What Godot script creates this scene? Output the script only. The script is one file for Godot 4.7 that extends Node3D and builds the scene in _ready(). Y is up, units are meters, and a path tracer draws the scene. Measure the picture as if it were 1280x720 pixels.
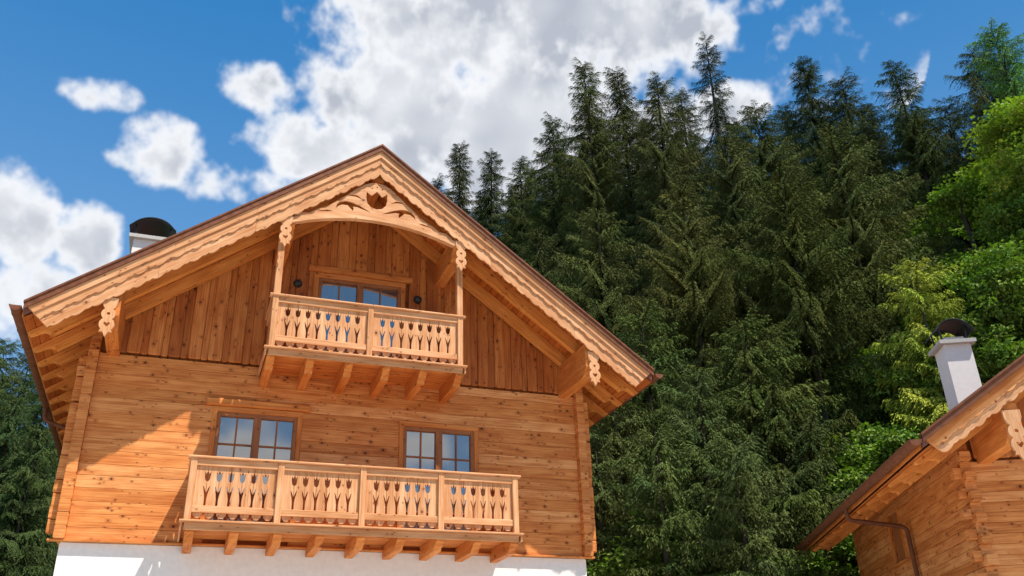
extends Node3D

# A larch-wood chalet with two carved balconies, a second chalet beside it, a spruce hillside behind.

# ---------------------------------------------------------------- mesh helpers
class MB:
	var v := PackedVector3Array()
	var n := PackedVector3Array()
	var uv := PackedVector2Array()
	var c := PackedColorArray()
	func tri(a: Vector3, b: Vector3, d: Vector3, nr: Vector3, ua := Vector2.ZERO, ub := Vector2.ZERO, ud := Vector2.ZERO) -> void:
		if (b - a).cross(d - a).dot(nr) > 0.0:
			v.append(a); v.append(d); v.append(b); uv.append(ua); uv.append(ud); uv.append(ub)
		else:
			v.append(a); v.append(b); v.append(d); uv.append(ua); uv.append(ub); uv.append(ud)
		n.append(nr); n.append(nr); n.append(nr)
	func quad(a: Vector3, b: Vector3, d: Vector3, e: Vector3, nr: Vector3, ua := Vector2.ZERO, ub := Vector2.ZERO, ud := Vector2.ZERO, ue := Vector2.ZERO) -> void:
		tri(a, b, d, nr, ua, ub, ud)
		tri(a, d, e, nr, ua, ud, ue)
	func mesh() -> ArrayMesh:
		var arr := []
		arr.resize(Mesh.ARRAY_MAX)
		arr[Mesh.ARRAY_VERTEX] = v
		arr[Mesh.ARRAY_NORMAL] = n
		if uv.size() == v.size():
			arr[Mesh.ARRAY_TEX_UV] = uv
		if c.size() == v.size():
			arr[Mesh.ARRAY_COLOR] = c
		var m := ArrayMesh.new()
		m.add_surface_from_arrays(Mesh.PRIMITIVE_TRIANGLES, arr)
		return m
	# a straight timber with chamfered long edges; grain along its length
	func beam(a: Vector3, b: Vector3, up: Vector3, w: float, h: float, bev := 0.008, u0 := 0.0, v0 := 0.0) -> void:
		var dir := (b - a).normalized()
		var side := dir.cross(up).normalized()
		var up2 := side.cross(dir).normalized()
		var x := w * 0.5
		var y := h * 0.5
		var p := [Vector2(x, -y + bev), Vector2(x, y - bev), Vector2(x - bev, y), Vector2(-x + bev, y), Vector2(-x, y - bev), Vector2(-x, -y + bev), Vector2(-x + bev, -y), Vector2(x - bev, -y)]
		var l := a.distance_to(b) / 4.0
		var run := v0
		for i in 8:
			var q0: Vector2 = p[i]
			var q1: Vector2 = p[(i + 1) % 8]
			var o0 := side * q0.x + up2 * q0.y
			var o1 := side * q1.x + up2 * q1.y
			var e := q1 - q0
			var nr := (side * e.y - up2 * e.x).normalized()
			var step := e.length()
			quad(a + o0, b + o0, b + o1, a + o1, nr, Vector2(u0, run), Vector2(u0 + l, run), Vector2(u0 + l, run + step), Vector2(u0, run + step))
			run += step
		for i in range(1, 7):
			for s in 2:
				var at: Vector3 = a if s == 0 else b
				var nr2 := -dir if s == 0 else dir
				var t := [p[0], p[i], p[i + 1]]
				var w3 := []
				var u3 := []
				for k in 3:
					var q: Vector2 = t[k]
					w3.append(at + side * q.x + up2 * q.y)
					u3.append(Vector2(u0 + q.x * 0.25, v0 + q.y))
				tri(w3[0], w3[1], w3[2], nr2, u3[0], u3[1], u3[2])
	# an outline cut from a board: local xy outline, thickness along local z, grain along "grain", front arris eased by bev
	func plate(poly: PackedVector2Array, th: float, xf: Transform3D, grain := Vector2(0, 1), u0 := 0.0, v0 := 0.0, bev := 0.0) -> void:
		var pts := poly
		if Geometry2D.is_polygon_clockwise(pts):
			pts = pts.duplicate()
			pts.reverse()
		var ids := Geometry2D.triangulate_polygon(pts)
		var across := Vector2(-grain.y, grain.x)
		var zf := xf.basis.z.normalized()
		var cnt := pts.size()
		var inner := pts
		if bev > 0.0:
			inner = PackedVector2Array()
			for i in cnt:
				var d0 := (pts[i] - pts[(i + cnt - 1) % cnt]).normalized()
				var d1 := (pts[(i + 1) % cnt] - pts[i]).normalized()
				var n0 := Vector2(-d0.y, d0.x)
				var n1 := Vector2(-d1.y, d1.x)
				var bi := (n0 + n1).normalized()
				inner.append(pts[i] + bi * bev / maxf(0.5, bi.dot(n0)))
		for i in range(0, ids.size(), 3):
			for s in [-1.0, 1.0]:
				var w3 := []
				var u3 := []
				for k in 3:
					var q: Vector2 = pts[ids[i + k]] if s < 0.0 else inner[ids[i + k]]
					w3.append(xf * Vector3(q.x, q.y, s * th * 0.5))
					u3.append(Vector2(u0 + q.dot(grain) * 0.25, v0 + q.dot(across)))
				tri(w3[0], w3[1], w3[2], zf * s, u3[0], u3[1], u3[2])
		var zt := th * 0.5 - bev
		for i in cnt:
			var q0 := pts[i]
			var q1 := pts[(i + 1) % cnt]
			var e := q1 - q0
			if e.length() < 1e-5:
				continue
			var nr := (xf.basis * Vector3(e.y, -e.x, 0)).normalized()
			var t0 := Vector2(u0 + q0.dot(grain) * 0.25, v0 + q0.dot(across))
			var t1 := Vector2(u0 + q1.dot(grain) * 0.25, v0 + q1.dot(across))
			var sh := Vector2(0, th)
			quad(xf * Vector3(q0.x, q0.y, -th * 0.5), xf * Vector3(q1.x, q1.y, -th * 0.5), xf * Vector3(q1.x, q1.y, zt), xf * Vector3(q0.x, q0.y, zt), nr, t0, t1, t1 + sh, t0 + sh)
			if bev > 0.0:
				var i0 := inner[i]
				var i1 := inner[(i + 1) % cnt]
				quad(xf * Vector3(q0.x, q0.y, zt), xf * Vector3(q1.x, q1.y, zt), xf * Vector3(i1.x, i1.y, th * 0.5), xf * Vector3(i0.x, i0.y, th * 0.5), (nr + zf).normalized(), t0, t1, t1, t0)
	# a round tube through points
	func tube(p: Array, r: float, sides := 10) -> void:
		var rings := []
		var side := Vector3.ZERO
		for i in p.size():
			var d: Vector3 = (p[min(i + 1, p.size() - 1)] - p[max(i - 1, 0)]).normalized()
			if side == Vector3.ZERO:
				side = d.cross(Vector3.UP if abs(d.y) < 0.9 else Vector3.RIGHT).normalized()
			side = (side - d * side.dot(d)).normalized()
			var up := side.cross(d)
			var ring := []
			for k in sides:
				var a := TAU * k / sides
				ring.append(side * cos(a) + up * sin(a))
			rings.append(ring)
		for i in p.size() - 1:
			for k in sides:
				var k2 := (k + 1) % sides
				var a0: Vector3 = rings[i][k]
				var a1: Vector3 = rings[i][k2]
				var b0: Vector3 = rings[i + 1][k]
				var b1: Vector3 = rings[i + 1][k2]
				quad(p[i] + a0 * r, p[i + 1] + b0 * r, p[i + 1] + b1 * r, p[i] + a1 * r, (a0 + a1 + b0 + b1).normalized())

var rng := RandomNumberGenerator.new()
var taken := {}
var M := {}

func numbered(called: String) -> String:
	var k: int = taken.get(called, 0)
	taken[called] = k + 1
	return called if k == 0 else "%s_%03d" % [called, k]

func part(parent: Node, called: String, mesh: Mesh, mat: Material, at := Vector3.ZERO) -> MeshInstance3D:
	var o := MeshInstance3D.new()
	o.name = called
	o.mesh = mesh
	o.material_override = mat
	o.position = at
	o.cast_shadow = GeometryInstance3D.SHADOW_CASTING_SETTING_ON
	parent.add_child(o, true)
	return o

func tag(o: Node, label: String, category: String, group := "") -> void:
	o.set_meta("label", label)
	o.set_meta("category", category)
	if group:
		o.set_meta("group", group)

func thing(called: String, label: String, category: String, at: Vector3, turn := 0.0, group := "") -> Node3D:
	var o := Node3D.new()
	o.name = numbered(called)
	o.position = at
	o.rotation.y = turn
	add_child(o)
	tag(o, label, category, group)
	return o

func rnd(a: float, b: float) -> float:
	return rng.randf_range(a, b)

func lin(r: float, g: float, b: float) -> Color:
	return Color(r, g, b).linear_to_srgb()

# one timber as a mesh of its own
func timber(parent: Node, called: String, a: Vector3, b: Vector3, up: Vector3, w: float, h: float, mat: Material, bev := 0.008) -> MeshInstance3D:
	var m := MB.new()
	m.beam(a, b, up, w, h, bev, rnd(0, 9), rnd(0, 9))
	return part(parent, called, m.mesh(), mat)

func board(parent: Node, called: String, poly: PackedVector2Array, th: float, xf: Transform3D, mat: Material, grain := Vector2(0, 1), bev := 0.0) -> MeshInstance3D:
	var m := MB.new()
	m.plate(poly, th, xf, grain, rnd(0, 9), rnd(0, 9), bev)
	return part(parent, called, m.mesh(), mat)

func box_mesh(x0: float, x1: float, y0: float, y1: float, z0: float, z1: float, bev := 0.004) -> ArrayMesh:
	var m := MB.new()
	m.beam(Vector3((x0 + x1) / 2, (y0 + y1) / 2, z0), Vector3((x0 + x1) / 2, (y0 + y1) / 2, z1), Vector3.UP, x1 - x0, y1 - y0, bev)
	return m.mesh()

# ---------------------------------------------------------------- materials
func wood_texture(sd: int, knots: int, contrast: float) -> Array:
	var w := 1024
	var h := 512
	var im := Image.create(w, h, false, Image.FORMAT_RGB8)
	var hm := Image.create(w, h, false, Image.FORMAT_L8)
	var n1 := FastNoiseLite.new()
	n1.seed = sd
	n1.frequency = 1.0
	n1.fractal_octaves = 3
	var n2 := FastNoiseLite.new()
	n2.seed = sd + 7
	n2.frequency = 1.0
	n2.fractal_octaves = 2
	var r := RandomNumberGenerator.new()
	r.seed = sd
	var ks := []
	var kc := Vector2.ZERO
	for i in knots:
		if i % 4 == 0:
			kc = Vector2(r.randf() * w, r.randf() * h)
		var big := pow(r.randf(), 2.2)
		ks.append([kc.x + r.randfn() * 55.0, kc.y + r.randfn() * 60.0, lerpf(2.2, 7.0, big), lerpf(4.5, 14.0, big), r.randf_range(0.3, .85)])
	var warp := PackedFloat32Array()
	warp.resize(w * h)
	var dark := PackedFloat32Array()
	dark.resize(w * h)
	for k in ks:
		var rx: float = k[2] * 5.0
		var ry: float = k[3] * 3.0
		for yy in range(int(k[1] - ry), int(k[1] + ry)):
			for xx in range(int(k[0] - rx), int(k[0] + rx)):
				var dx: float = (xx - k[0]) / k[2]
				var dy: float = (yy - k[1]) / k[3]
				var i: int = posmod(yy, h) * w + posmod(xx, w)
				var d2 := dx * dx * 0.35 + dy * dy
				warp[i] += 0.030 * signf(dy) * exp(-d2 * 0.5) * minf(absf(dy), 1.0)
				var d := sqrt(dx * dx + dy * dy)
				dark[i] = maxf(dark[i], k[4] * (1.0 - smoothstep(0.65, 1.15, d)))
				dark[i] = maxf(dark[i], 0.28 * k[4] * (1.0 - smoothstep(1.0, 2.6, sqrt(d2) * 1.2)))
	for y in h:
		for x in w:
			var i := y * w + x
			var u := float(x) / w
			var vv := float(y) / h + warp[i]
			var a := u * TAU
			var cx := cos(a) * 0.45
			var cy := sin(a) * 0.45
			var g := n1.get_noise_3d(cx, cy, vv * 46.0)
			var broad := n2.get_noise_3d(cx * 2.0, cy * 2.0, vv * 7.0)
			var fine := n1.get_noise_3d(cx * 9.0 + 5.0, cy * 9.0, vv * 150.0)
			var t := clampf(0.5 + contrast * (g * 0.75 + broad * 0.6 + fine * 0.35), 0.0, 1.0)
			var col := Color(0.82, 0.68, 0.55).lerp(Color(1.0, 0.97, 0.93), t)
			col = col.lerp(Color(0.30, 0.16, 0.09), dark[i])
			im.set_pixel(x, y, col)
			hm.set_pixel(x, y, Color(t, t, t))
	return [ImageTexture.create_from_image(im), ImageTexture.create_from_image(hm)]

func wood(tex: Array, c: Color, rough := 0.62) -> StandardMaterial3D:
	var m := StandardMaterial3D.new()
	m.albedo_texture = tex[0]
	m.albedo_color = c
	m.roughness = rough
	m.metallic_specular = 0.35
	m.heightmap_enabled = true
	m.heightmap_texture = tex[1]
	m.heightmap_scale = 0.06
	return m

func flat(c: Color, rough := 0.7, metal := 0.0) -> StandardMaterial3D:
	var m := StandardMaterial3D.new()
	m.albedo_color = c
	m.roughness = rough
	m.metallic = metal
	return m

func noisy(a: Color, b: Color, freq: float, scale: float, rough := 0.85, sd := 1) -> StandardMaterial3D:
	var nt := NoiseTexture2D.new()
	var fn := FastNoiseLite.new()
	fn.seed = sd
	fn.frequency = freq
	fn.fractal_octaves = 5
	nt.width = 512
	nt.height = 512
	nt.seamless = true
	nt.noise = fn
	var gr := Gradient.new()
	gr.set_color(0, a)
	gr.set_color(1, b)
	nt.color_ramp = gr
	var m := StandardMaterial3D.new()
	m.albedo_texture = nt
	m.uv1_triplanar = true
	m.uv1_world_triplanar = true
	m.uv1_scale = Vector3.ONE * scale
	m.roughness = rough
	return m

func make_materials() -> void:
	var knotty := wood_texture(11, 92, 0.9)
	var quiet := wood_texture(23, 44, 0.75)
	var logs := []
	for t in [[.77, .345, .112], [.81, .388, .140], [.71, .308, .094], [.78, .340, .108], [.84, .425, .168], [.74, .318, .098], [.80, .368, .130], [.67, .282, .084]]:
		logs.append(wood(knotty, lin(t[0], t[1], t[2])))
	M.logs = logs
	var gable := []
	for t in [[.58, .222, .058], [.64, .262, .076], [.42, .140, .034], [.52, .182, .044], [.47, .160, .040], [.60, .235, .062]]:
		gable.append(wood(knotty, lin(t[0], t[1], t[2])))
	M.gable = gable
	var pale := []
	for t in [[.74, .44, .245], [.78, .475, .27], [.70, .405, .215]]:
		pale.append(wood(quiet, lin(t[0], t[1], t[2])))
	M.pale = pale
	var orange := []
	for t in [[.72, .290, .076], [.76, .322, .090], [.67, .262, .066]]:
		orange.append(wood(quiet, lin(t[0], t[1], t[2])))
	M.orange = orange
	var rafters := []
	for t in [[.80, .355, .092], [.83, .380, .105], [.76, .325, .080]]:
		rafters.append(wood(quiet, lin(t[0], t[1], t[2])))
	M.rafters = rafters
	var soffit := []
	for t in [[.64, .225, .046], [.68, .255, .058], [.54, .175, .034], [.60, .205, .042], [.48, .150, .030]]:
		soffit.append(wood(quiet, lin(t[0], t[1], t[2])))
	M.soffit = soffit
	M.frame = wood(quiet, lin(.40, .175, .068), 0.5)
	M.copper = noisy(lin(.125, .044, .021), lin(.23, .086, .043), 0.02, 0.6, 0.6, 5)
	M.copper.metallic = 0.1
	M.copper.metallic_specular = 0.3
	M.plaster = noisy(lin(.74, .70, .66), lin(.82, .79, .755), 0.03, 0.5, 0.9, 9)
	M.plaster.heightmap_enabled = true
	M.plaster.heightmap_texture = M.plaster.albedo_texture
	M.plaster.heightmap_scale = 0.5
	M.stone = noisy(lin(.38, .36, .33), lin(.55, .53, .50), 0.05, 1.0, 0.85, 3)
	M.black = flat(lin(.016, .017, .018), 0.45, 0.0)
	M.dark = flat(lin(.02, .018, .016), 0.8)
	var gl := StandardMaterial3D.new()
	gl.albedo_color = lin(.36, .355, .345)
	gl.metallic = 0.85
	gl.roughness = 0.03
	M.glass = gl
	M.tiles = noisy(lin(.16, .06, .04), lin(.24, .10, .07), 0.05, 1.2, 0.8, 4)

# ---------------------------------------------------------------- terrain
func smooth(a: float, b: float, x: float) -> float:
	return smoothstep(a, b, x)

func ground_at(x: float, z: float) -> float:
	var y := 1.46 * (1.0 - smooth(1.0, 14.0, z))
	var u := x * 0.55 - z * 0.83 - 13.0
	if u > 0.0:
		y += 0.40 * u * smooth(0.0, 8.0, u) * (1.0 if u < 60.0 else 60.0 / u)
	var q := -x - 22.0
	if q > 0.0:
		y += minf(q, 60.0) * 0.2
	return y

func make_ground() -> void:
	var m := MB.new()
	var ax := []
	var k := 46
	for i in range(-k, k + 1):
		var t := float(i) / k
		ax.append(60.0 * t + 900.0 * t * t * t * t * t)
	for i in ax.size() - 1:
		for j in ax.size() - 1:
			var q := []
			for d in [[0, 0], [1, 0], [1, 1], [0, 1]]:
				var x: float = ax[i + d[0]]
				var z: float = ax[j + d[1]]
				q.append(Vector3(x, ground_at(x, z), z))
			var nr: Vector3 = (q[3] - q[0]).cross(q[1] - q[0]).normalized()
			m.quad(q[0], q[1], q[2], q[3], nr)
	m.uv = PackedVector2Array()
	var g := part(self, "ground", m.mesh(), noisy(lin(.030, .050, .016), lin(.085, .105, .040), 0.02, 0.35, 0.95, 21))
	g.set_meta("kind", "structure")
	var d := MB.new()
	for i in 36:
		for j in 36:
			var q := []
			for e in [[0, 0], [1, 0], [1, 1], [0, 1]]:
				var x: float = -20.0 + (i + e[0]) * 1.25
				var z: float = -1.6 + (j + e[1]) * 1.25
				q.append(Vector3(x, ground_at(x, z) + 0.03, z))
			d.quad(q[0], q[1], q[2], q[3], (q[3] - q[0]).cross(q[1] - q[0]).normalized())
	d.uv = PackedVector2Array()
	var p := part(self, "gravel_yard", d.mesh(), noisy(lin(.44, .415, .375), lin(.62, .59, .545), 0.09, 0.8, 0.95, 31))
	p.set_meta("kind", "structure")

# ---------------------------------------------------------------- chalet pieces (y = 0 at the foot of the timber wall)
func pick(a: Array) -> Material:
	return a[rng.randi() % a.size()]

func cut_board(outline: PackedVector2Array, holes: Array, lines: Array) -> Array:
	# the outline minus the holes, as simple outlines butted along the upright lines
	var xs := [-50.0] + lines + [50.0]
	var out := []
	for i in xs.size() - 1:
		var strip := PackedVector2Array([Vector2(xs[i], -50), Vector2(xs[i + 1], -50), Vector2(xs[i + 1], 50), Vector2(xs[i], 50)])
		var polys := Geometry2D.intersect_polygons(outline, strip)
		for h in holes:
			var next := []
			for p in polys:
				for r in Geometry2D.clip_polygons(p, h):
					if not Geometry2D.is_polygon_clockwise(r):
						next.append(r)
			polys.assign(next)
		out.append_array(polys)
	return out

func circle(cx: float, cy: float, r: float, k := 18) -> PackedVector2Array:
	var p := PackedVector2Array()
	for i in k:
		p.append(Vector2(cx + r * cos(TAU * i / k), cy + r * sin(TAU * i / k)))
	return p

func carved_pendant(parent: Node, at: Vector3, s: float, mat: Material) -> void:
	var shape := PackedVector2Array([Vector2(-.115, 0), Vector2(.115, 0), Vector2(.11, -.10), Vector2(.085, -.17), Vector2(.045, -.21), Vector2(-.045, -.21), Vector2(-.085, -.17), Vector2(-.11, -.10)])
	for p in [circle(0, -.285, .105), circle(0, -.465, .115), PackedVector2Array([Vector2(-.05, -.34), Vector2(.05, -.34), Vector2(.05, -.41), Vector2(-.05, -.41)]), PackedVector2Array([Vector2(-.055, -.2), Vector2(.055, -.2), Vector2(.055, -.25), Vector2(-.055, -.25)]), PackedVector2Array([Vector2(-.07, -.53), Vector2(.07, -.53), Vector2(.095, -.60), Vector2(.045, -.59), Vector2(.0, -.68), Vector2(-.045, -.59), Vector2(-.095, -.60)])]:
		var r := Geometry2D.merge_polygons(shape, p)
		shape = r[0]
	var heart := PackedVector2Array([Vector2(0, -.51), Vector2(.05, -.455), Vector2(.035, -.425), Vector2(0, -.445), Vector2(-.035, -.425), Vector2(-.05, -.455)])
	var m := MB.new()
	for p in cut_board(shape, [circle(0, -.28, .026, 10), heart], [0.0]):
		var sc := PackedVector2Array()
		for q in p:
			sc.append(q * s)
		m.plate(sc, .045, Transform3D(Basis(), at), Vector2(0, 1), 0.3, 0.1)
	part(parent, "carved_pendant", m.mesh(), mat)

func scallop(t: float) -> float:
	# a long shallow lobe, then a small nib
	var f := t - floorf(t)
	if f < 0.66:
		return 0.046 * pow(sin(PI * f / 0.66), 0.75)
	return 0.020 * pow(sin(PI * (f - 0.66) / 0.34), 0.8)

# one lap of rake boarding: from off0 to off1 (vertical, below the roof line); a wavy lower edge where wave > 0
func rake_boards(parent: Node, called: String, P: Dictionary, off0: float, off1: float, z: float, th: float, wave: float, mats: Array) -> void:
	var E: float = P.E
	var kk: float = P.k
	var yT: float = P.yE + kk * E
	for sgn in [-1.0, 1.0]:
		var cuts := [0.0, rnd(1.6, 2.3), rnd(3.3, 4.0), E]
		for i in 3:
			var a: float = cuts[i] + (0.002 if i > 0 else 0.0)
			var b: float = cuts[i + 1]
			var poly := PackedVector2Array()
			poly.append(Vector2(sgn * a, yT - kk * a - off0))
			var nseg := 1 if wave == 0.0 else int((b - a) / 0.02)
			poly.append(Vector2(sgn * b, yT - kk * b - off0))
			for j in range(nseg, -1, -1):
				var x := lerpf(a, b, float(j) / nseg)
				var y := yT - kk * x - off1
				if wave > 0.0:
					y -= wave * scallop(x / 0.275) - 0.025
				poly.append(Vector2(sgn * x, y))
			if i == 2:
				var keep := PackedVector2Array([Vector2(0, P.yE + 20.0), Vector2(sgn * (E + .01), P.yE + 20.0), Vector2(sgn * (E + .01), P.yE), Vector2(0, P.yE - .9 * E)])
				for r in Geometry2D.intersect_polygons(poly, keep):
					poly = r
			board(parent, called, poly, th, Transform3D(Basis(), Vector3(0, 0, z)), pick(mats), Vector2(sgn, -kk).normalized(), .003)

func roof(ch: Node3D, P: Dictionary, base: Vector3) -> void:
	var E: float = P.E
	var kk: float = P.k
	var o: float = P.o
	var yT: float = P.yE + kk * E
	var zb: float = P.zback
	var slab := MB.new()
	var th := 0.16
	for sgn in [-1.0, 1.0]:
		var poly := PackedVector2Array([Vector2(0, yT), Vector2(sgn * E, yT - kk * E), Vector2(sgn * E, yT - kk * E - th), Vector2(0, yT - th)])
		slab.plate(poly, o - 0.06 - zb, Transform3D(Basis(), Vector3(0, 0, (o - 0.06 + zb) / 2)), Vector2(1, 0))
	var rf := part(ch, "roof", slab.mesh(), M.tiles, base)
	# soffit boards, laid along the ridge direction
	var cs := 1.0 / sqrt(1.0 + kk * kk)
	var L := E / cs
	var nb := int(L / 0.142)
	for sgn in [-1.0, 1.0]:
		var along := Vector3(sgn * cs, -kk * cs, 0)
		var nrm := Vector3(sgn * kk * cs, cs, 0)
		for i in nb:
			var s := (i + 0.5) * L / nb
			var c := Vector3(0, yT - 0.205 , 0) + along * s - nrm * rnd(0.0, 0.004)
			timber(rf, "soffit_board", c + Vector3(0, 0, zb + 0.02), c + Vector3(0, 0, o - 0.1), nrm, L / nb - 0.004, 0.028, pick(M.soffit), 0.009)
	# rafters with shaped tails
	var z := 0.85
	while z > zb + 0.3:
		for sgn in [-1.0, 1.0]:
			var d0 := 0.235
			var d1 := 0.50
			var t: float = E - 0.02
			var poly := PackedVector2Array([Vector2(0.0, yT - d0), Vector2(sgn * t, yT - kk * t - d0)])
			for q in [[0.0, 0.02], [0.04, 0.075], [0.11, 0.095], [0.18, 0.10], [0.24, 0.125], [0.29, 0.18], [0.33, 0.20], [0.36, 0.265]]:
				poly.append(Vector2(sgn * (t - q[0]), yT - kk * (t - q[0]) - d0 - q[1]))
			poly.append(Vector2(0.0, yT - d1))
			board(rf, "rafter", poly, 0.13, Transform3D(Basis(), Vector3(0, 0, z)), pick(M.rafters), Vector2(sgn, -kk).normalized())
		z -= 0.7
	# boards on the verge, three laps, the lower two with a wavy edge
	var lap: float = P.get("lap", 1.0)
	var vm: Array = M.logs if lap < 1.0 else M.pale
	rake_boards(rf, "verge_board", P, 0.085, 0.085 + 0.15 * lap, o - 0.02, 0.03, 0.0, vm)
	rake_boards(rf, "scalloped_board", P, 0.11, 0.085 + 0.30 * lap, o - 0.047, 0.024, 1.0, vm)
	rake_boards(rf, "scalloped_board", P, 0.085 + 0.12 * lap, 0.085 + 0.53 * lap, o - 0.075, 0.024, 1.0, M.pale)
	# copper verge flashing
	for sgn in [-1.0, 1.0]:
		var m := MB.new()
		m.plate(PackedVector2Array([Vector2(0, yT + 0.05), Vector2(sgn * (E + .02), yT - kk * (E + .02) + 0.05), Vector2(sgn * (E + .02), yT - kk * (E + .02) + 0.012), Vector2(0, yT + 0.012)]), 0.16, Transform3D(Basis(), Vector3(0, 0, o - 0.03)))
		m.plate(PackedVector2Array([Vector2(0, yT + 0.011), Vector2(sgn * (E + .01), yT - kk * (E + .01) + 0.011), Vector2(sgn * (E + .01), yT - kk * (E + .01) - 0.095), Vector2(0, yT - 0.095)]), 0.03, Transform3D(Basis(), Vector3(0, 0, o + 0.014)))
		part(rf, "verge_flashing", m.mesh(), M.copper)
	# eaves board, gutter and its brackets
	for sgn in [-1.0, 1.0]:
		var yE: float = P.yE
		timber(rf, "eaves_board", Vector3(sgn * (E + 0.018), yE - 0.10, zb), Vector3(sgn * (E + 0.018), yE - 0.10, o - 0.12), Vector3.UP, 0.03, 0.13, pick(M.orange))
		var gx: float = sgn * (E + 0.12)
		var gy: float = yE - 0.06
		var ring := PackedVector2Array()
		for i in 13:
			var a := PI + PI * i / 12.0
			ring.append(Vector2(gx + .086 * cos(a), gy + .086 * sin(a)))
		for i in range(12, -1, -1):
			var a := PI + PI * i / 12.0
			ring.append(Vector2(gx + .079 * cos(a), gy + .079 * sin(a)))
		var m := MB.new()
		m.plate(ring, o - zb, Transform3D(Basis(), Vector3(0, 0, (o + zb) / 2 + 0.03)))
		m.tube([Vector3(gx + sgn * .086, gy + .004, zb + .03), Vector3(gx + sgn * .086, gy + .004, o + .03)], 0.011, 8)
		var gt := part(ch, "gutter", m.mesh(), M.copper, base)
		var cap := PackedVector2Array()
		for i in 13:
			cap.append(Vector2(gx + .088 * cos(PI + PI * i / 12.0), gy + .088 * sin(PI + PI * i / 12.0)))
		var e := MB.new()
		e.plate(cap, 0.012, Transform3D())
		var em := e.mesh()
		part(gt, "gutter_end", em, M.copper, Vector3(0, 0, o + 0.038))
		part(gt, "gutter_end", em, M.copper, Vector3(0, 0, zb + 0.024))
		var zz := o - 0.25
		while zz > zb + 0.2:
			var br := PackedVector2Array()
			for i in 13:
				var a := PI + PI * i / 12.0
				br.append(Vector2(gx + .093 * cos(a), gy + .093 * sin(a)))
			for i in range(12, -1, -1):
				var a := PI + PI * i / 12.0
				br.append(Vector2(gx + .085 * cos(a), gy + .085 * sin(a)))
			var bm := MB.new()
			bm.plate(br, 0.03, Transform3D(Basis(), Vector3(0, 0, zz)))
			part(gt, "gutter_bracket", bm.mesh(), M.copper)
			zz -= 0.7

func chimney(ch: Node3D, x: float, z: float, y0: float, ytop: float, w: float, base: Vector3) -> void:
	var body := part(ch, "chimney", box_mesh(x - w / 2, x + w / 2, y0, ytop, z - w / 2, z + w / 2, 0.015), M.plaster, base)
	part(body, "chimney_slab", box_mesh(x - w / 2 - .09, x + w / 2 + .09, ytop, ytop + .075, z - w / 2 - .09, z + w / 2 + .09, 0.012), M.stone)
	part(body, "flue", box_mesh(x - .19, x + .19, ytop + .075, ytop + .17, z - .19, z + .19, 0.01), M.stone)
	# a bent sheet-metal hood on four feet
	var ring := PackedVector2Array()
	var hw := w / 2 + 0.115
	var top := []
	for i in 25:
		var t := lerpf(-1.0, 1.0, i / 24.0)
		var y := 0.27 * (1.0 - t * t * t * t * 0.35 - t * t * 0.65)
		if absf(t) > 0.88:
			y += (absf(t) - 0.88) * 0.25
		top.append(Vector2(x + hw * t, ytop + .235 + y))
	for p in top:
		ring.append(p)
	top.reverse()
	for p in top:
		ring.append(p - Vector2(0, .016))
	var m := MB.new()
	m.plate(ring, w + .16, Transform3D(Basis(), Vector3(0, 0, z)))
	var hood := part(body, "chimney_hood", m.mesh(), M.black)
	for sx in [-1.0, 1.0]:
		for sz in [-1.0, 1.0]:
			var f := MB.new()
			f.beam(Vector3(x + sx * (w / 2 - .03), ytop + .07, z + sz * (w / 2 - .05)), Vector3(x + sx * (w / 2 + .0), ytop + .40, z + sz * (w / 2 - .05)), Vector3.BACK, .035, .012, .002)
			part(hood, "hood_foot", f.mesh(), M.black)
		var rib := MB.new()
		var pts := []
		for i in 25:
			var q: Vector2 = top[i]
			pts.append(Vector3(q.x, q.y - .02, z + sx * (w / 2 + .03)))
		rib.tube(pts, .014, 6)
		part(hood, "hood_rim", rib.mesh(), M.black)

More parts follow.
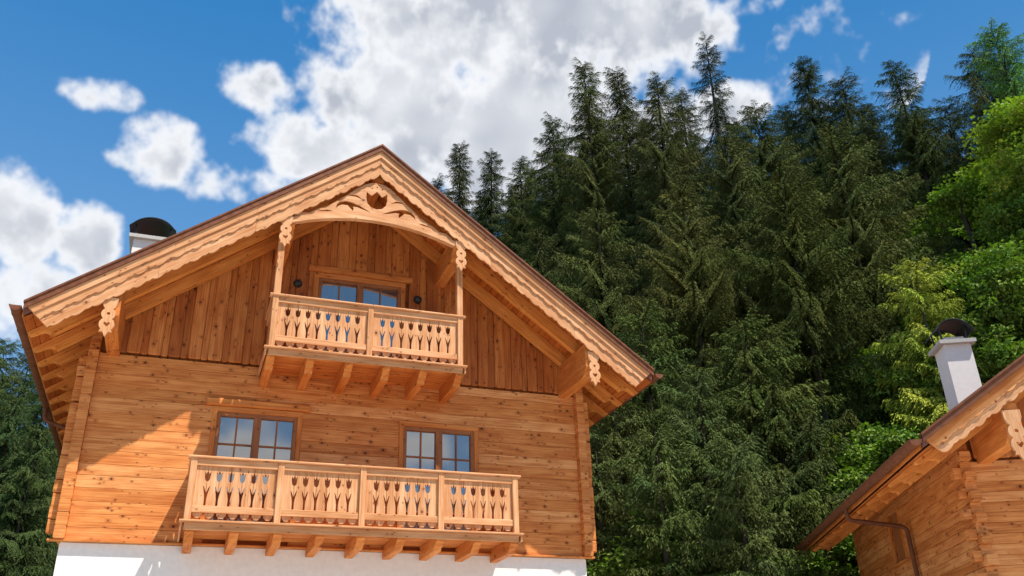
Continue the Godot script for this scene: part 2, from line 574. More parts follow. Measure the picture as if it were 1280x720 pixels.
# openings: [x0, x1, y0, y1]
func log_wall(ch: Node3D, P: Dictionary, rows: Array, openings: Array, side_openings: Array, base: Vector3) -> void:
	var y1: float = rows[rows.size() - 1]
	var zb: float = P.zwall
	var core := MB.new()
	var ymin: float = rows[0]
	core.beam(Vector3(0, (ymin + y1) / 2, zb + .07), Vector3(0, (ymin + y1) / 2, -0.07), Vector3.UP, 9.1, y1 - ymin, 0.01)
	var wl := part(ch, "log_wall", core.mesh(), M.gable[2], base)
	for r in rows.size() - 1:
		var ya: float = rows[r] + 0.0015
		var yb: float = rows[r + 1] - 0.0015
		var spans := [[-4.5, 4.5]]
		for op in openings:
			if ya < op[3] - 0.02 and yb > op[2] + 0.02:
				var nx := []
				for s in spans:
					if op[0] > s[0] and op[1] < s[1]:
						nx.append([s[0], op[0]])
						nx.append([op[1], s[1]])
					else:
						nx.append(s)
				spans = nx
		for s in spans:
			var a: float = s[0]
			while a < s[1] - 0.01:
				var b: float = minf(s[1], a + rnd(2.6, 6.0))
				if s[1] - b < 0.7:
					b = s[1]
				var zj := rnd(-0.003, 0.004)
				timber(wl, "log", Vector3(a + 0.001, (ya + yb) / 2, -0.04 + zj), Vector3(b - 0.001, (ya + yb) / 2, -0.04 + zj), Vector3.UP, 0.08, yb - ya, pick(M.logs), 0.006)
				a = b
		# side walls and crossing ends
		for sgn in [-1.0, 1.0]:
			var zs := [[zb + .08, -0.09]]
			if sgn < 0.0:
				for op in side_openings:
					if ya < op[3] - 0.02 and yb > op[2] + 0.02:
						zs = [[zb + .08, op[0]], [op[1], -0.09]]
			for s in zs:
				timber(wl, "log", Vector3(sgn * 4.60, (ya + yb) / 2, s[0]), Vector3(sgn * 4.60, (ya + yb) / 2, s[1]), Vector3.UP, 0.10 + rnd(-.004, .004), yb - ya, pick(M.logs), 0.009)
			var half: float = (rows[r + 1] - rows[r]) * 0.5
			# the side log runs on through the corner; the front log runs on past it, half a course lower
			var reach := 0.125
			if P.has("alternate"):
				reach = 0.13 if r % 2 == 0 else 0.012
			timber(wl, "log_end", Vector3(sgn * 4.585, (ya + yb) / 2, -0.088), Vector3(sgn * 4.585, (ya + yb) / 2, reach + rnd(-.006, .010)), Vector3.UP, 0.165, yb - ya, pick(M.logs), 0.014)
			if r > 0 and (not P.has("alternate") or r % 2 == 1):
				timber(wl, "log_end", Vector3(sgn * 4.672, (ya + yb) / 2 - half, -0.06), Vector3(sgn * (4.80 + rnd(-.008, .008)), (ya + yb) / 2 - half, -0.06), Vector3.UP, 0.15, yb - ya, pick(M.logs), 0.014)

func side_tops(ch: Node3D, P: Dictionary, y1: float, base: Vector3) -> void:
	# the long walls run on up to the underside of the eaves
	var top: float = P.yE + P.k * (P.E - 4.66) - .25
	var zb: float = P.zwall
	for sgn in [-1.0, 1.0]:
		var m := MB.new()
		m.beam(Vector3(sgn * 4.49, (y1 + top) / 2, zb + .08), Vector3(sgn * 4.49, (y1 + top) / 2, -.09), Vector3.UP, .08, top - y1, .004)
		var w := part(ch, "wall_plate", m.mesh(), M.gable[2], base)
		var n := int(ceil((top - y1) / .2))
		var h := (top - y1) / n
		for i in n:
			var yc := y1 + (i + .5) * h
			timber(w, "log", Vector3(sgn * 4.60, yc, zb + .08), Vector3(sgn * 4.60, yc, -.09), Vector3.UP, .10, h - .003, pick(M.logs), .009)
			timber(w, "log_end", Vector3(sgn * 4.585, yc, -.088), Vector3(sgn * 4.585, yc, (.10 if i % 2 == 0 else .03)), Vector3.UP, .165, h - .003, pick(M.logs), .014)

func gable_cladding(ch: Node3D, P: Dictionary, y1: float, openings: Array, base: Vector3) -> void:
	var kk: float = P.k
	var yT: float = P.yE + kk * P.E
	var back := MB.new()
	var hx: float = (yT - 0.3 - y1) / kk
	hx = minf(hx, 4.55)
	back.plate(PackedVector2Array([Vector2(-hx, y1 - .01), Vector2(hx, y1 - .01), Vector2(hx, yT - .24 - kk * hx), Vector2(0, yT - .24), Vector2(-hx, yT - .24 - kk * hx)]), 0.1, Transform3D(Basis(), Vector3(0, 0, -0.13)), Vector2(0, 1))
	var gc := part(ch, "gable_cladding", back.mesh(), M.gable[2], base)
	var x := -4.42
	var i := 0
	while x < 4.42:
		var w := rnd(0.185, 0.225) if i % 2 == 0 else rnd(0.13, 0.17)
		var proud := 0.026 if i % 2 == 0 else 0.0
		var a := x - 0.010 * (1.0 if i % 2 == 0 else -0.7)
		var b := minf(x + w, 4.44) + 0.010 * (1.0 if i % 2 == 0 else -0.7)
		var yb := y1 + 0.035 + rnd(-.004, .004)
		var segs := [[yb, 99.0]]
		for op in openings:
			if b > op[0] and a < op[1]:
				segs = [[op[3], 99.0]] if yb > op[2] - 0.05 else [[yb, op[2]], [op[3], 99.0]]
		for s in segs:
			var y0: float = s[0]
			var t0: float = minf(s[1], yT - 0.27 - kk * absf(a))
			var t1: float = minf(s[1], yT - 0.27 - kk * absf(b))
			if minf(t0, t1) < y0 + 0.08:
				continue
			var poly := PackedVector2Array()
			var r := 0.035 if y0 == yb else 0.0
			poly.append_array(PackedVector2Array([Vector2(a, y0 + r), Vector2(a + r * .3, y0 + r * .3), Vector2(a + r, y0), Vector2(b - r, y0), Vector2(b - r * .3, y0 + r * .3), Vector2(b, y0 + r)] if r > 0.0 else [Vector2(a, y0), Vector2(b, y0)]))
			poly.append(Vector2(b, t1))
			if a < 0.0 and b > 0.0:
				poly.append(Vector2(0, yT - .27) if s[1] > 50.0 else Vector2((a + b) / 2, t1))
			poly.append(Vector2(a, t0))
			board(gc, "upright_board", poly, 0.032, Transform3D(Basis(), Vector3(0, 0, 0.003 + proud)), pick(M.gable), Vector2(0, 1), .012)
		x += w
		i += 1

func tulip_edge(h: float) -> Array:
	# [height, inset] of half a tulip sawn from a board's edge
	return [[0.0, .020], [.13, .019], [.20, .030], [.27, .046], [.335, .058], [.345, .052], [.30, .030], [.235, .004], [.42, .003], [.425, .016], [.435, .029], [.46, .041], [.50, .048], [.55, .051], [.592, .054], [.555, .031], [.545, .026], [.60, .003], [h, .003]]

func balustrade_run(bal: Node, a: Vector3, b: Vector3, nboards: int, ytop: float) -> void:
	# boards sawn to tulips between two posts; a and b at rail line, floor height
	var d := (b - a)
	d.y = 0
	var L := d.length()
	var dir := d / L
	var out := dir.cross(Vector3.UP)  # outward
	var xf := Transform3D(Basis(dir, Vector3.UP, -out * -1.0), a)
	var w := L / nboards
	for i in nboards:
		var x0 := i * w
		var x1 := x0 + w
		var poly := PackedVector2Array()
		var e := tulip_edge(0.70)
		# lower end rounded
		poly.append(Vector2(x0 + .02, .12))
		poly.append(Vector2(x0 + w * .32, .075))
		poly.append(Vector2(x0 + w * .5, .068))
		poly.append(Vector2(x0 + w * .68, .075))
		poly.append(Vector2(x1 - .02, .12))
		if i < nboards - 1:
			for q in e:
				poly.append(Vector2(x1 - maxf(q[1] * .88, .003), .25 + q[0] * .95))
		else:
			poly.append(Vector2(x1 - .002, .20))
			poly.append(Vector2(x1 - .002, .96))
		e.reverse()
		if i > 0:
			for q in e:
				poly.append(Vector2(x0 + maxf(q[1] * .88, .003), .25 + q[0] * .95))
		else:
			poly.append(Vector2(x0 + .002, .96))
			poly.append(Vector2(x0 + .002, .20))
		board(bal, "tulip_board", poly, 0.024, xf, pick(M.pale), Vector2(0, 1))
	# rails
	timber(bal, "lower_rail", a + Vector3(0, .205, 0) + out * .028, b + Vector3(0, .205, 0) + out * .028, Vector3.UP, .032, .11, pick(M.pale), .006)
	timber(bal, "upper_rail", a + Vector3(0, ytop - .095, 0) + out * .022, b + Vector3(0, ytop - .095, 0) + out * .022, Vector3.UP, .05, .115, pick(M.pale), .006)

func balcony(ch: Node3D, x0: float, x1: float, yf: float, dep: float, posts: Array, nboards: int, joists: Array, jbot: float, rail: float, base: Vector3) -> Node3D:
	# floor of planks
	var fl := MB.new()
	fl.beam(Vector3(x0 + .05, yf - .062, dep - .02), Vector3(x1 - .05, yf - .062, dep - .02), Vector3.UP, .03, .115, .005, .2, .4)
	var bal := part(ch, "balcony", fl.mesh(), M.pale[2], base)
	timber(bal, "nosing", Vector3(x0 - .03, yf + .012, dep + .005), Vector3(x1 + .03, yf + .012, dep + .005), Vector3.UP, .10, .03, M.pale[0], .007)
	for sgn in [0, 1]:
		var x: float = x0 if sgn == 0 else x1
		timber(bal, "edge_board", Vector3(x, yf - .055, .01), Vector3(x, yf - .055, dep + .0), Vector3.UP, .03, .12, pick(M.pale), .005)
	var np := 8
	for i in np:
		var zc := (i + .5) * (dep - .06) / np
		timber(bal, "floor_plank", Vector3(x0 + .02, yf - .025, zc), Vector3(x1 - .02, yf - .025, zc), Vector3.UP, (dep - .06) / np - .012, .038, pick(M.orange), .005)
	for x in joists:
		var t := yf - .05
		var h := t - jbot
		var prof := PackedVector2Array([Vector2(-.02, t), Vector2(dep - .05, t), Vector2(dep - .05, t - h * .42), Vector2(dep - .09, t - h * .5), Vector2(dep - .13, t - h * .52), Vector2(dep - .15, t - h * .72), Vector2(dep - .22, t - h * .78), Vector2(dep - .25, t - h), Vector2(-.02, t - h)])
		board(bal, "joist", prof, .135, Transform3D(Basis(Vector3(0, 0, 1), Vector3.UP, Vector3(-1, 0, 0)), Vector3(x, 0, 0)), pick(M.orange), Vector2(1, 0))
	# posts, cap rail
	var zr := dep - .06
	for x in posts:
		timber(bal, "rail_post", Vector3(x, yf + .025, zr + .01), Vector3(x, yf + rail - .037, zr + .01), Vector3.BACK, .105, .11, pick(M.pale), .008)
	timber(bal, "cap_rail", Vector3(x0 - .015, yf + rail - .018, zr + .012), Vector3(x1 + .015, yf + rail - .018, zr + .012), Vector3.UP, .16, .036, M.pale[1], .01)
	for i in posts.size() - 1:
		balustrade_run(bal, Vector3(posts[i] + .054, yf, zr), Vector3(posts[i + 1] - .054, yf, zr), nboards, rail)
	for sgn in [-1.0, 1.0]:
		var px: float = posts[0] if sgn < 0 else posts[posts.size() - 1]
		var a := Vector3(px, yf, .02)
		var b := Vector3(px, yf, zr - .046)
		if sgn < 0:
			balustrade_run(bal, a, b, 6, rail)
		else:
			balustrade_run(bal, b, a, 6, rail)
		timber(bal, "cap_rail", Vector3(px, yf + rail - .018, .01), Vector3(px, yf + rail - .018, zr - .07), Vector3.UP, .15, .035, M.pale[0], .01)
	return bal

func glazed_door(ch: Node3D, xc: float, w: float, y0: float, y1: float, base: Vector3, lintel: float, rows: Array, label := "") -> void:
	# two leaves of small panes in a brown frame, pale casing, a lintel board above
	var z := -0.055
	var fr := MB.new()
	var x0 := xc - w / 2
	var x1 := xc + w / 2
	var fw := .07
	fr.beam(Vector3(x0 + fw / 2, y0, z + .03), Vector3(x0 + fw / 2, y1, z + .03), Vector3.BACK, fw, .07, .006)
	fr.beam(Vector3(x1 - fw / 2, y0, z + .03), Vector3(x1 - fw / 2, y1, z + .03), Vector3.BACK, fw, .07, .006, 2.)
	fr.beam(Vector3(x0 + fw, y1 - fw / 2, z + .03), Vector3(x1 - fw, y1 - fw / 2, z + .03), Vector3.UP, .07, fw, .006, 3.)
	fr.beam(Vector3(xc, y0, z + .034), Vector3(xc, y1 - fw, z + .034), Vector3.BACK, .13, .07, .006, 4.)
	fr.beam(Vector3(x0 + fw, y0 + .05, z + .03), Vector3(x1 - fw, y0 + .05, z + .03), Vector3.UP, .066, .1, .006, 5.)
	var win := part(ch, "window", fr.mesh(), M.frame, base)
	for s in [-1.0, 1.0]:
		var a: float = x0 + fw if s < 0 else xc + .065
		var b: float = xc - .065 if s < 0 else x1 - fw
		var mid := (a + b) / 2
		timber(win, "glazing_bar", Vector3(mid, y0 + .1, z + .022), Vector3(mid, y1 - fw, z + .022), Vector3.BACK, .028, .03, M.frame, .004)
		for i in rows.size() - 1:
			var ya: float = rows[i]
			var yb: float = rows[i + 1]
			if i > 0:
				timber(win, "glazing_bar", Vector3(a, ya, z + .02), Vector3(b, ya, z + .02), Vector3.UP, .03, .028, M.frame, .004)
			for c in 2:
				var p0: float = a if c == 0 else mid
				var p1: float = mid if c == 0 else b
				part(win, "pane", box_mesh(p0 + .002, p1 - .002, ya + .002, yb - .002, z + .0, z + .008, .0015), M.glass)
	var cw := .085
	timber(win, "casing", Vector3(x0 - cw / 2 + .002, y0, -.012), Vector3(x0 - cw / 2 + .002, y1 + .0, -.012), Vector3.BACK, cw, .075, pick(M.orange), .008)
	timber(win, "casing", Vector3(x1 + cw / 2 - .002, y0, -.012), Vector3(x1 + cw / 2 - .002, y1 + .0, -.012), Vector3.BACK, cw, .075, pick(M.orange), .008)
	timber(win, "casing", Vector3(x0 - cw, y1 + .05, -.010), Vector3(x1 + cw, y1 + .05, -.010), Vector3.UP, .08, .10, pick(M.orange), .008)
	if lintel > 0.0:
		timber(win, "lintel", Vector3(xc - lintel / 2, y1 + .17, .03), Vector3(xc + lintel / 2, y1 + .17, .03), Vector3.UP, .10, .13, pick(M.orange), .02)

func downpipe(ch: Node3D, pts: Array, base: Vector3) -> void:
	var sm := []
	for i in pts.size():
		if i == 0 or i == pts.size() - 1:
			sm.append(pts[i])
		else:
			var a: Vector3 = pts[i - 1]
			var b: Vector3 = pts[i]
			var c: Vector3 = pts[i + 1]
			var p := b + (a - b).normalized() * minf(.12, a.distance_to(b) * .45)
			var q := b + (c - b).normalized() * minf(.12, c.distance_to(b) * .45)
			for k in 6:
				var t := k / 5.0
				sm.append(p.lerp(b, t).lerp(b.lerp(q, t), t))
	var m := MB.new()
	m.tube(sm, .042, 12)
	var dp := part(ch, "downpipe", m.mesh(), M.copper, base)
	for k in [0.35, 0.8]:
		var a: Vector3 = pts[pts.size() - 2]
		var b: Vector3 = pts[pts.size() - 1]
		var c := MB.new()
		var q := a.lerp(b, k)
		var d := (b - a).normalized() * .02
		c.tube([q - d, q + d], .049, 12)
		part(dp, "pipe_clip", c.mesh(), M.copper)

func purlins(ch: Node3D, P: Dictionary, base: Vector3, xs: Array, mid: bool) -> void:
	var kk: float = P.k
	var yT: float = P.yE + kk * P.E
	for x in xs:
		for sgn in [-1.0, 1.0]:
			var top: float = yT - kk * (x + .11) - .50
			var bot: float = 3.16 if x > 3.0 else 5.32
			var e: float = P.o - .145
			var prof := PackedVector2Array([Vector2(-.02, top + .14), Vector2(e, top + .14), Vector2(e, bot + .17), Vector2(e - .05, bot + .12), Vector2(e - .11, bot + .10), Vector2(e - .15, bot + .03), Vector2(e - .22, bot), Vector2(-.02, bot)])
			board(ch, "purlin", prof, .21, Transform3D(Basis(Vector3(0, 0, 1), Vector3.UP, Vector3(-1, 0, 0)), base + Vector3(sgn * x, 0, 0)), pick(M.orange), Vector2(1, 0))

func front_carving(ch: Node3D, P: Dictionary, base: Vector3) -> void:
	# arched tie beam between the balcony posts with the fretwork board on top
	var z := 1.41
	var arc := []
	for i in 33:
		var x := lerpf(-1.62, 1.62, i / 32.0)
		arc.append(Vector2(x, 6.055 - .125 * x * x))
	var beam := PackedVector2Array()
	for p in arc:
		beam.append(p)
	var rev := arc.duplicate()
	rev.reverse()
	for p in rev:
		beam.append(p - Vector2(0, .125))
	board(ch, "arched_beam", beam, .10, Transform3D(Basis(), base + Vector3(-.03, -.11, z - .02)), M.pale[1], Vector2(1, 0), .008)
	var outline := PackedVector2Array()
	for p in arc:
		if absf(p.x) <= 1.52:
			outline.append(p + Vector2(0, .002))
	var upper := [[1.50, 5.83], [1.38, 5.90], [1.24, 5.92], [1.12, 6.02], [1.0, 6.08], [.86, 6.17], [.72, 6.30], [.56, 6.44], [.42, 6.58], [.28, 6.70], [.14, 6.78], [.0, 6.80]]
	for p in upper:
		outline.append(Vector2(p[0], p[1]))
	upper.reverse()
	for p in upper:
		if p[0] > 0.0:
			outline.append(Vector2(-p[0], p[1]))
	var tulip := PackedVector2Array([Vector2(-.2, 6.57), Vector2(-.10, 6.50), Vector2(0, 6.61), Vector2(.10, 6.50), Vector2(.2, 6.58), Vector2(.205, 6.44), Vector2(.18, 6.32), Vector2(.11, 6.24), Vector2(0, 6.21), Vector2(-.11, 6.24), Vector2(-.18, 6.32), Vector2(-.205, 6.44)])
	var leaf := [[-.77, 6.10], [-.75, 6.20], [-.69, 6.265], [-.57, 6.295], [-.45, 6.28], [-.32, 6.235], [-.20, 6.175], [-.10, 6.115], [-.24, 6.155], [-.37, 6.195], [-.45, 6.19], [-.43, 6.15], [-.445, 6.10], [-.50, 6.15], [-.55, 6.205], [-.66, 6.20], [-.72, 6.165]]
	var small := [[-.55, 6.42], [-.47, 6.465], [-.38, 6.46], [-.26, 6.38], [-.40, 6.42]]
	var eye := [[-1.12, 5.97], [-1.04, 6.01], [-.92, 6.045], [-.82, 6.035], [-.92, 6.005]]
	var holes := [tulip]
	for g in [leaf, small, eye]:
		for s in [1.0, -1.0]:
			var h := PackedVector2Array()
			for q in g:
				h.append(Vector2(q[0] * s, q[1]))
			holes.append(h)
	for q in [[.0, 6.71], [-.10, 6.67], [.10, 6.67]]:
		holes.append(circle(q[0], q[1], .016, 8))
	var m := MB.new()
	for p in cut_board(outline, holes, [-.97, -.60, -.40, -.10, 0.0, .10, .40, .60, .97]):
		m.plate(p, .03, Transform3D(Basis(), Vector3(-.03, -.12, z - .01)), Vector2(1, 0), .1, .2)
	part(ch, "fretwork_board", m.mesh(), M.pale[0], base)
	# ridge piece behind
	timber(ch, "ridge_beam", base + Vector3(0, 6.86, -.02), base + Vector3(0, 6.86, 1.36), Vector3.UP, .22, .22, M.orange[2])

func build_chalets() -> void:
	var rows := []
	var P1 := {"E": 5.53, "yE": 3.31, "k": .747, "o": 1.55, "zback": -10.6, "zwall": -10.0}
	var base := Vector3(0, 3.0, 0)
	var ch := thing("chalet", "large larch wood chalet with two carved balconies above a white plastered storey", "chalet", Vector3(0, 1.463, 0))
	rows = [0.0]
	for h in [.20, .215, .20, .225, .21, .19, .225, .21, .20, .245, .28, .21, .225, .19, .18]:
		rows.append(rows[rows.size() - 1] + h)
	var doors := [[-2.43, -1.03, .14, 2.40], [.94, 2.34, .14, 2.40]]
	# white storey with a drip board
	var pl := MB.new()
	pl.beam(Vector3(0, -1.52, -9.95), Vector3(0, -1.52, -0.03), Vector3.UP, 9.14, 2.96, .02)
	var st := part(ch, "plastered_storey", pl.mesh(), M.plaster, base)
	timber(st, "drip_board", Vector3(-4.75, -.018, .02), Vector3(4.72, -.018, .02), Vector3.UP, .10, .034, M.logs[2], .006)
	log_wall(ch, P1, rows, doors, [], base)
	side_tops(ch, P1, 3.207, base)
	gable_cladding(ch, P1, 3.205, [[-.86, .84, 3.0, 5.30]], base)
	glazed_door(ch, -1.73, 1.40, .14, 2.30, base, 1.80, [.24, .70, 1.22, 1.73, 2.23])
	glazed_door(ch, 1.64, 1.40, .14, 2.30, base, 0.0, [.24, .70, 1.22, 1.73, 2.23])
	glazed_door(ch, -.01, 1.66, 3.19, 5.20, base, 2.08, [3.30, 3.74, 4.22, 4.68, 5.13])
	purlins(ch, P1, base, [4.28, 1.62], true)
	roof(ch, P1, base)
	chimney(ch, -4.08, -1.6, 3.9, 6.18, .66, base)
	var jl := []
	for i in 9:
		jl.append(lerpf(-2.66, 2.70, i / 8.0))
	balcony(ch, -2.80, 2.81, .12, 1.19, [-2.72, -1.36, 0.0, 1.36, 2.72], 7, jl, -.16, 1.045, base)
	var ju := []
	for i in 6:
		ju.append(lerpf(-1.70, 1.70, i / 5.0))
	var ub := balcony(ch, -1.80, 1.80, 3.13, 1.19, [-1.71, 0.0, 1.71], 9, ju, 2.82, 1.045, base)
	for s in [-1.0, 1.0]:
		timber(ub, "roof_post", Vector3(s * 1.70, 4.177, 1.14), Vector3(s * 1.70, 5.66, 1.14), Vector3.BACK, .12, .12, M.pale[0], .01)
	for s in [-1.0, 1.0]:
		carved_pendant(ch, base + Vector3(s * 1.66 - .01, 5.64, 1.435), .95, M.pale[1])
		carved_pendant(ch, base + Vector3(s * 4.33, 3.62, 1.43), 1.02, M.pale[1])
	front_carving(ch, P1, base)
	downpipe(ch, [Vector3(-5.645, 3.16, -3.35), Vector3(-5.645, 2.92, -3.35), Vector3(-4.72, 2.62, -3.35), Vector3(-4.72, -2.4, -3.35)], base)

	# the neighbour: same carpentry, a shallower roof, its side wall towards the camera
	var P2 := {"E": 5.67, "yE": 3.26, "k": .64, "o": 1.48, "zback": -7.76, "zwall": -7.1, "alternate": true, "lap": .64}
	var b2 := Vector3(0, 1.5, 0)
	var c2 := thing("chalet", "neighbouring log chalet showing its side wall, copper gutter and white chimney", "chalet", Vector3(12.977, .478, 7.3), deg_to_rad(-25.6))
	rows = [0.0]
	for h in [.16, .17, .165, .175, .16, .17, .165, .17, .16, .175, .165, .17, .165, .17, .16, .17, .165, .17, .16, .185]:
		rows.append(rows[rows.size() - 1] + h * .957)
	var pl2 := MB.new()
	pl2.beam(Vector3(0, -.8, -7.05), Vector3(0, -.8, -0.03), Vector3.UP, 9.14, 1.56, .02)
	part(c2, "plastered_base", pl2.mesh(), M.plaster, b2)
	log_wall(c2, P2, rows, [], [[-4.25, -3.55, 2.28, 3.40]], b2)
	side_tops(c2, P2, 3.207, b2)
	gable_cladding(c2, P2, 3.205, [], b2)
	# recessed boarded side window
	var sw := MB.new()
	sw.beam(Vector3(-4.585, 2.28, -3.9), Vector3(-4.585, 3.2, -3.9), Vector3.BACK, .02, .70, .003)
	var win := part(c2, "side_window", sw.mesh(), M.frame, b2)
	for zz in [-4.26, -3.54]:
		timber(win, "casing", Vector3(-4.64, 2.27, zz), Vector3(-4.64, 3.2, zz), Vector3.BACK, .06, .05, pick(M.orange))
	timber(win, "sill", Vector3(-4.65, 2.25, -4.33), Vector3(-4.65, 2.25, -3.47), Vector3.UP, .1, .05, pick(M.orange))
	purlins(c2, P2, b2, [4.28], false)
	roof(c2, P2, b2)
	carved_pendant(c2, b2 + Vector3(-4.30, 3.60, 1.365), 1.12, M.pale[1])
	carved_pendant(c2, b2 + Vector3(4.30, 3.60, 1.365), 1.12, M.pale[1])
	chimney(c2, -3.43, -2.1, 4.3, 5.92, .50, b2)
	downpipe(c2, [Vector3(-5.785, 3.12, -2.88), Vector3(-5.785, 2.92, -2.88), Vector3(-4.73, 2.76, -2.95), Vector3(-4.73, -1.3, -2.95)], b2)

func wall_lamp(at: Vector3) -> void:
	var o := thing("wall_lamp", "small round black wall lamp beside the upper balcony window", "wall lamp", at, 0.0, "black lamps flanking the upper window")
	var m := MB.new()
	m.tube([Vector3(0, 0, -.02), Vector3(0, 0, 0), Vector3(0, 0, .012)], .055, 18)
	m.plate(circle(0, 0, .055, 18), .012, Transform3D(Basis(), Vector3(0, 0, .012)))
	part(o, "wall_plate", m.mesh(), M.black)
	var b := MB.new()
	for i in 8:
		for k in 20:
			var q := []
			for e in [[0, 0], [1, 0], [1, 1], [0, 1]]:
				var a: float = PI * .5 * (i + e[0]) / 8.0
				var g: float = TAU * (k + e[1]) / 20.0
				q.append(Vector3(.085 * sin(a) * cos(g), .085 * sin(a) * sin(g), .02 + .10 * cos(a)))
			b.quad(q[0], q[1], q[2], q[3], ((q[0] + q[2]) * .5 - Vector3(0, 0, .02)).normalized())
	part(o, "lamp_body", b.mesh(), M.black)

# ---------------------------------------------------------------- trees
var boughs := []
var leafy := []
var tree_mat: StandardMaterial3D
var leaf_mat: StandardMaterial3D
var bark: StandardMaterial3D

func bough(length: float, sd: int) -> ArrayMesh:
	# a spruce bough: drooping axis, hanging side shoots, each set with needle twigs
	var r := RandomNumberGenerator.new()
	r.seed = sd
	var m := MB.new()
	var brown := Color(.40, .30, .20)
	var axis := func(s: float) -> Vector3:
		return Vector3(s * length, -length * (.20 * s * s) + length * .13 * s * s * s * s, .02 * length * sin(s * 5.0 + sd))
	var prev: Vector3 = axis.call(0.0)
	for i in 6:
		var nx: Vector3 = axis.call((i + 1) / 6.0)
		var wd := .022 * (1.0 - i / 7.0) * sqrt(length)
		var k0 := m.v.size()
		m.quad(prev + Vector3(0, 0, wd), prev - Vector3(0, 0, wd), nx - Vector3(0, 0, wd), nx + Vector3(0, 0, wd), Vector3.UP)
		for k in m.v.size() - k0:
			m.c.append(brown)
		prev = nx
	var n := int(length / .068)
	for i in n:
		var s := (i + r.randf()) / n
		if s < .08:
			continue
		for sgn in [-1.0, 1.0]:
			if r.randf() < .12:
				continue
			var p: Vector3 = axis.call(s)
			var l: float = (.16 + .30 * length * pow(1.0 - s, .8) * minf(1.0, s * 3.5)) * r.randf_range(.65, 1.2)
			l = minf(l, .85)
			var out := Vector3(r.randf_range(.45, .9), r.randf_range(-.25, .12), sgn * r.randf_range(.6, 1.0)).normalized()
			var droop := r.randf_range(.7, 1.9)
			var nt := maxi(4, int(l / .024))
			for j in nt:
				var t := (j + .6) / nt
				var q := p + out * l * t + Vector3.DOWN * l * droop * t * t * .8
				var tang := (out + Vector3.DOWN * droop * t * 1.6).normalized()
				var sd2 := -1.0 if j % 2 == 0 else 1.0
				var lat := tang.cross(Vector3.UP).normalized() * sd2
				var dr := (tang * r.randf_range(.6, 1.1) + lat * r.randf_range(.25, .75) + Vector3(0, r.randf_range(-.55, .05), 0)).normalized()
				var tl := r.randf_range(.08, .16) * (1.15 - .45 * t)
				var wv := dr.cross(Vector3(r.randf_range(-1, 1), r.randf_range(-.3, 1), r.randf_range(-1, 1))).normalized() * r.randf_range(.011, .019)
				var nr := dr.cross(wv).normalized()
				if nr.y < 0.0:
					nr = -nr
				var a := q
				var mid := q + dr * tl * .55
				var b := q + dr * tl
				var sh := r.randf_range(.75, 1.2)
				var col := Color(sh * r.randf_range(.88, 1.14), sh, sh * r.randf_range(.85, 1.15))
				m.tri(a, mid + wv, b, nr)
				m.tri(a, b, mid - wv, nr)
				for k in 6:
					m.c.append(col)
	m.uv = PackedVector2Array()
	return m.mesh()

func leaf_spray(sd: int, size: float, leaves: int, ll: float) -> ArrayMesh:
	var r := RandomNumberGenerator.new()
	r.seed = sd
	var m := MB.new()
	for i in leaves:
		var dirv := Vector3(r.randfn(), r.randfn() * .7, r.randfn()).normalized()
		var q := dirv * size * pow(r.randf(), .5) * Vector3(1.0, .34, 1.0)
		var d := (dirv + Vector3(r.randf_range(-.7, .7), r.randf_range(-.9, .1), r.randf_range(-.7, .7))).normalized()
		var nr := (Vector3(r.randf_range(-.7, .7), 1.0, r.randf_range(-.7, .7))).normalized()
		var wv := d.cross(nr).normalized()
		nr = wv.cross(d).normalized()
		if nr.y < 0.0:
			nr = -nr
		var l := ll * r.randf_range(.7, 1.25)
		var w := l * r.randf_range(.30, .42)
		var fold := nr * w * .25
		var col := Color.WHITE * r.randf_range(.75, 1.2)
		m.tri(q, q + d * l * .45 + wv * w + fold, q + d * l, (nr - wv * .25).normalized())
		m.tri(q, q + d * l, q + d * l * .45 - wv * w + fold, (nr + wv * .25).normalized())
		for k in 6:
			m.c.append(col)
	m.uv = PackedVector2Array()
	return m.mesh()

func trunk_mesh(h: float, r0: float, lean: Vector3, limbs: Array) -> ArrayMesh:
	var m := MB.new()
	var rings := 9
	var sides := 9
	for i in rings:
		var t0 := float(i) / rings
		var t1 := float(i + 1) / rings
		var a := Vector3(sin(t0 * 3.0) * .02 * h * lean.x, h * t0, sin(t0 * 2.3) * .02 * h * lean.z)
		var b := Vector3(sin(t1 * 3.0) * .02 * h * lean.x, h * t1, sin(t1 * 2.3) * .02 * h * lean.z)
		var ra := r0 * (1.0 - t0 * .93)
		var rb := r0 * (1.0 - t1 * .93)
		for k in sides:
			var e0 := Vector3(cos(TAU * k / sides), 0, sin(TAU * k / sides))
			var e1 := Vector3(cos(TAU * (k + 1) / sides), 0, sin(TAU * (k + 1) / sides))
			m.quad(a + e0 * ra, b + e0 * rb, b + e1 * rb, a + e1 * ra, (e0 + e1).normalized())
	for l in limbs:
		m.tube([l[0], (l[0] as Vector3).lerp(l[1], .5) + Vector3(0, .25, 0), l[1]], l[2], 6)
	m.uv = PackedVector2Array()
	return m.mesh()

func crown(tr: Node3D, mesh: Mesh, xfs: Array, cols: Array, mat: Material, called := "crown") -> void:
	if xfs.is_empty():
		return
	var mm := MultiMesh.new()
	mm.transform_format = MultiMesh.TRANSFORM_3D
	mm.use_colors = true
	mm.mesh = mesh
	mm.instance_count = xfs.size()
	for i in xfs.size():
		mm.set_instance_transform(i, xfs[i])
		mm.set_instance_color(i, cols[i])
	var o := MultiMeshInstance3D.new()
	o.name = called
	o.multimesh = mm
	o.material_override = mat
	o.set_meta("kind", "stuff")
	tr.add_child(o, true)

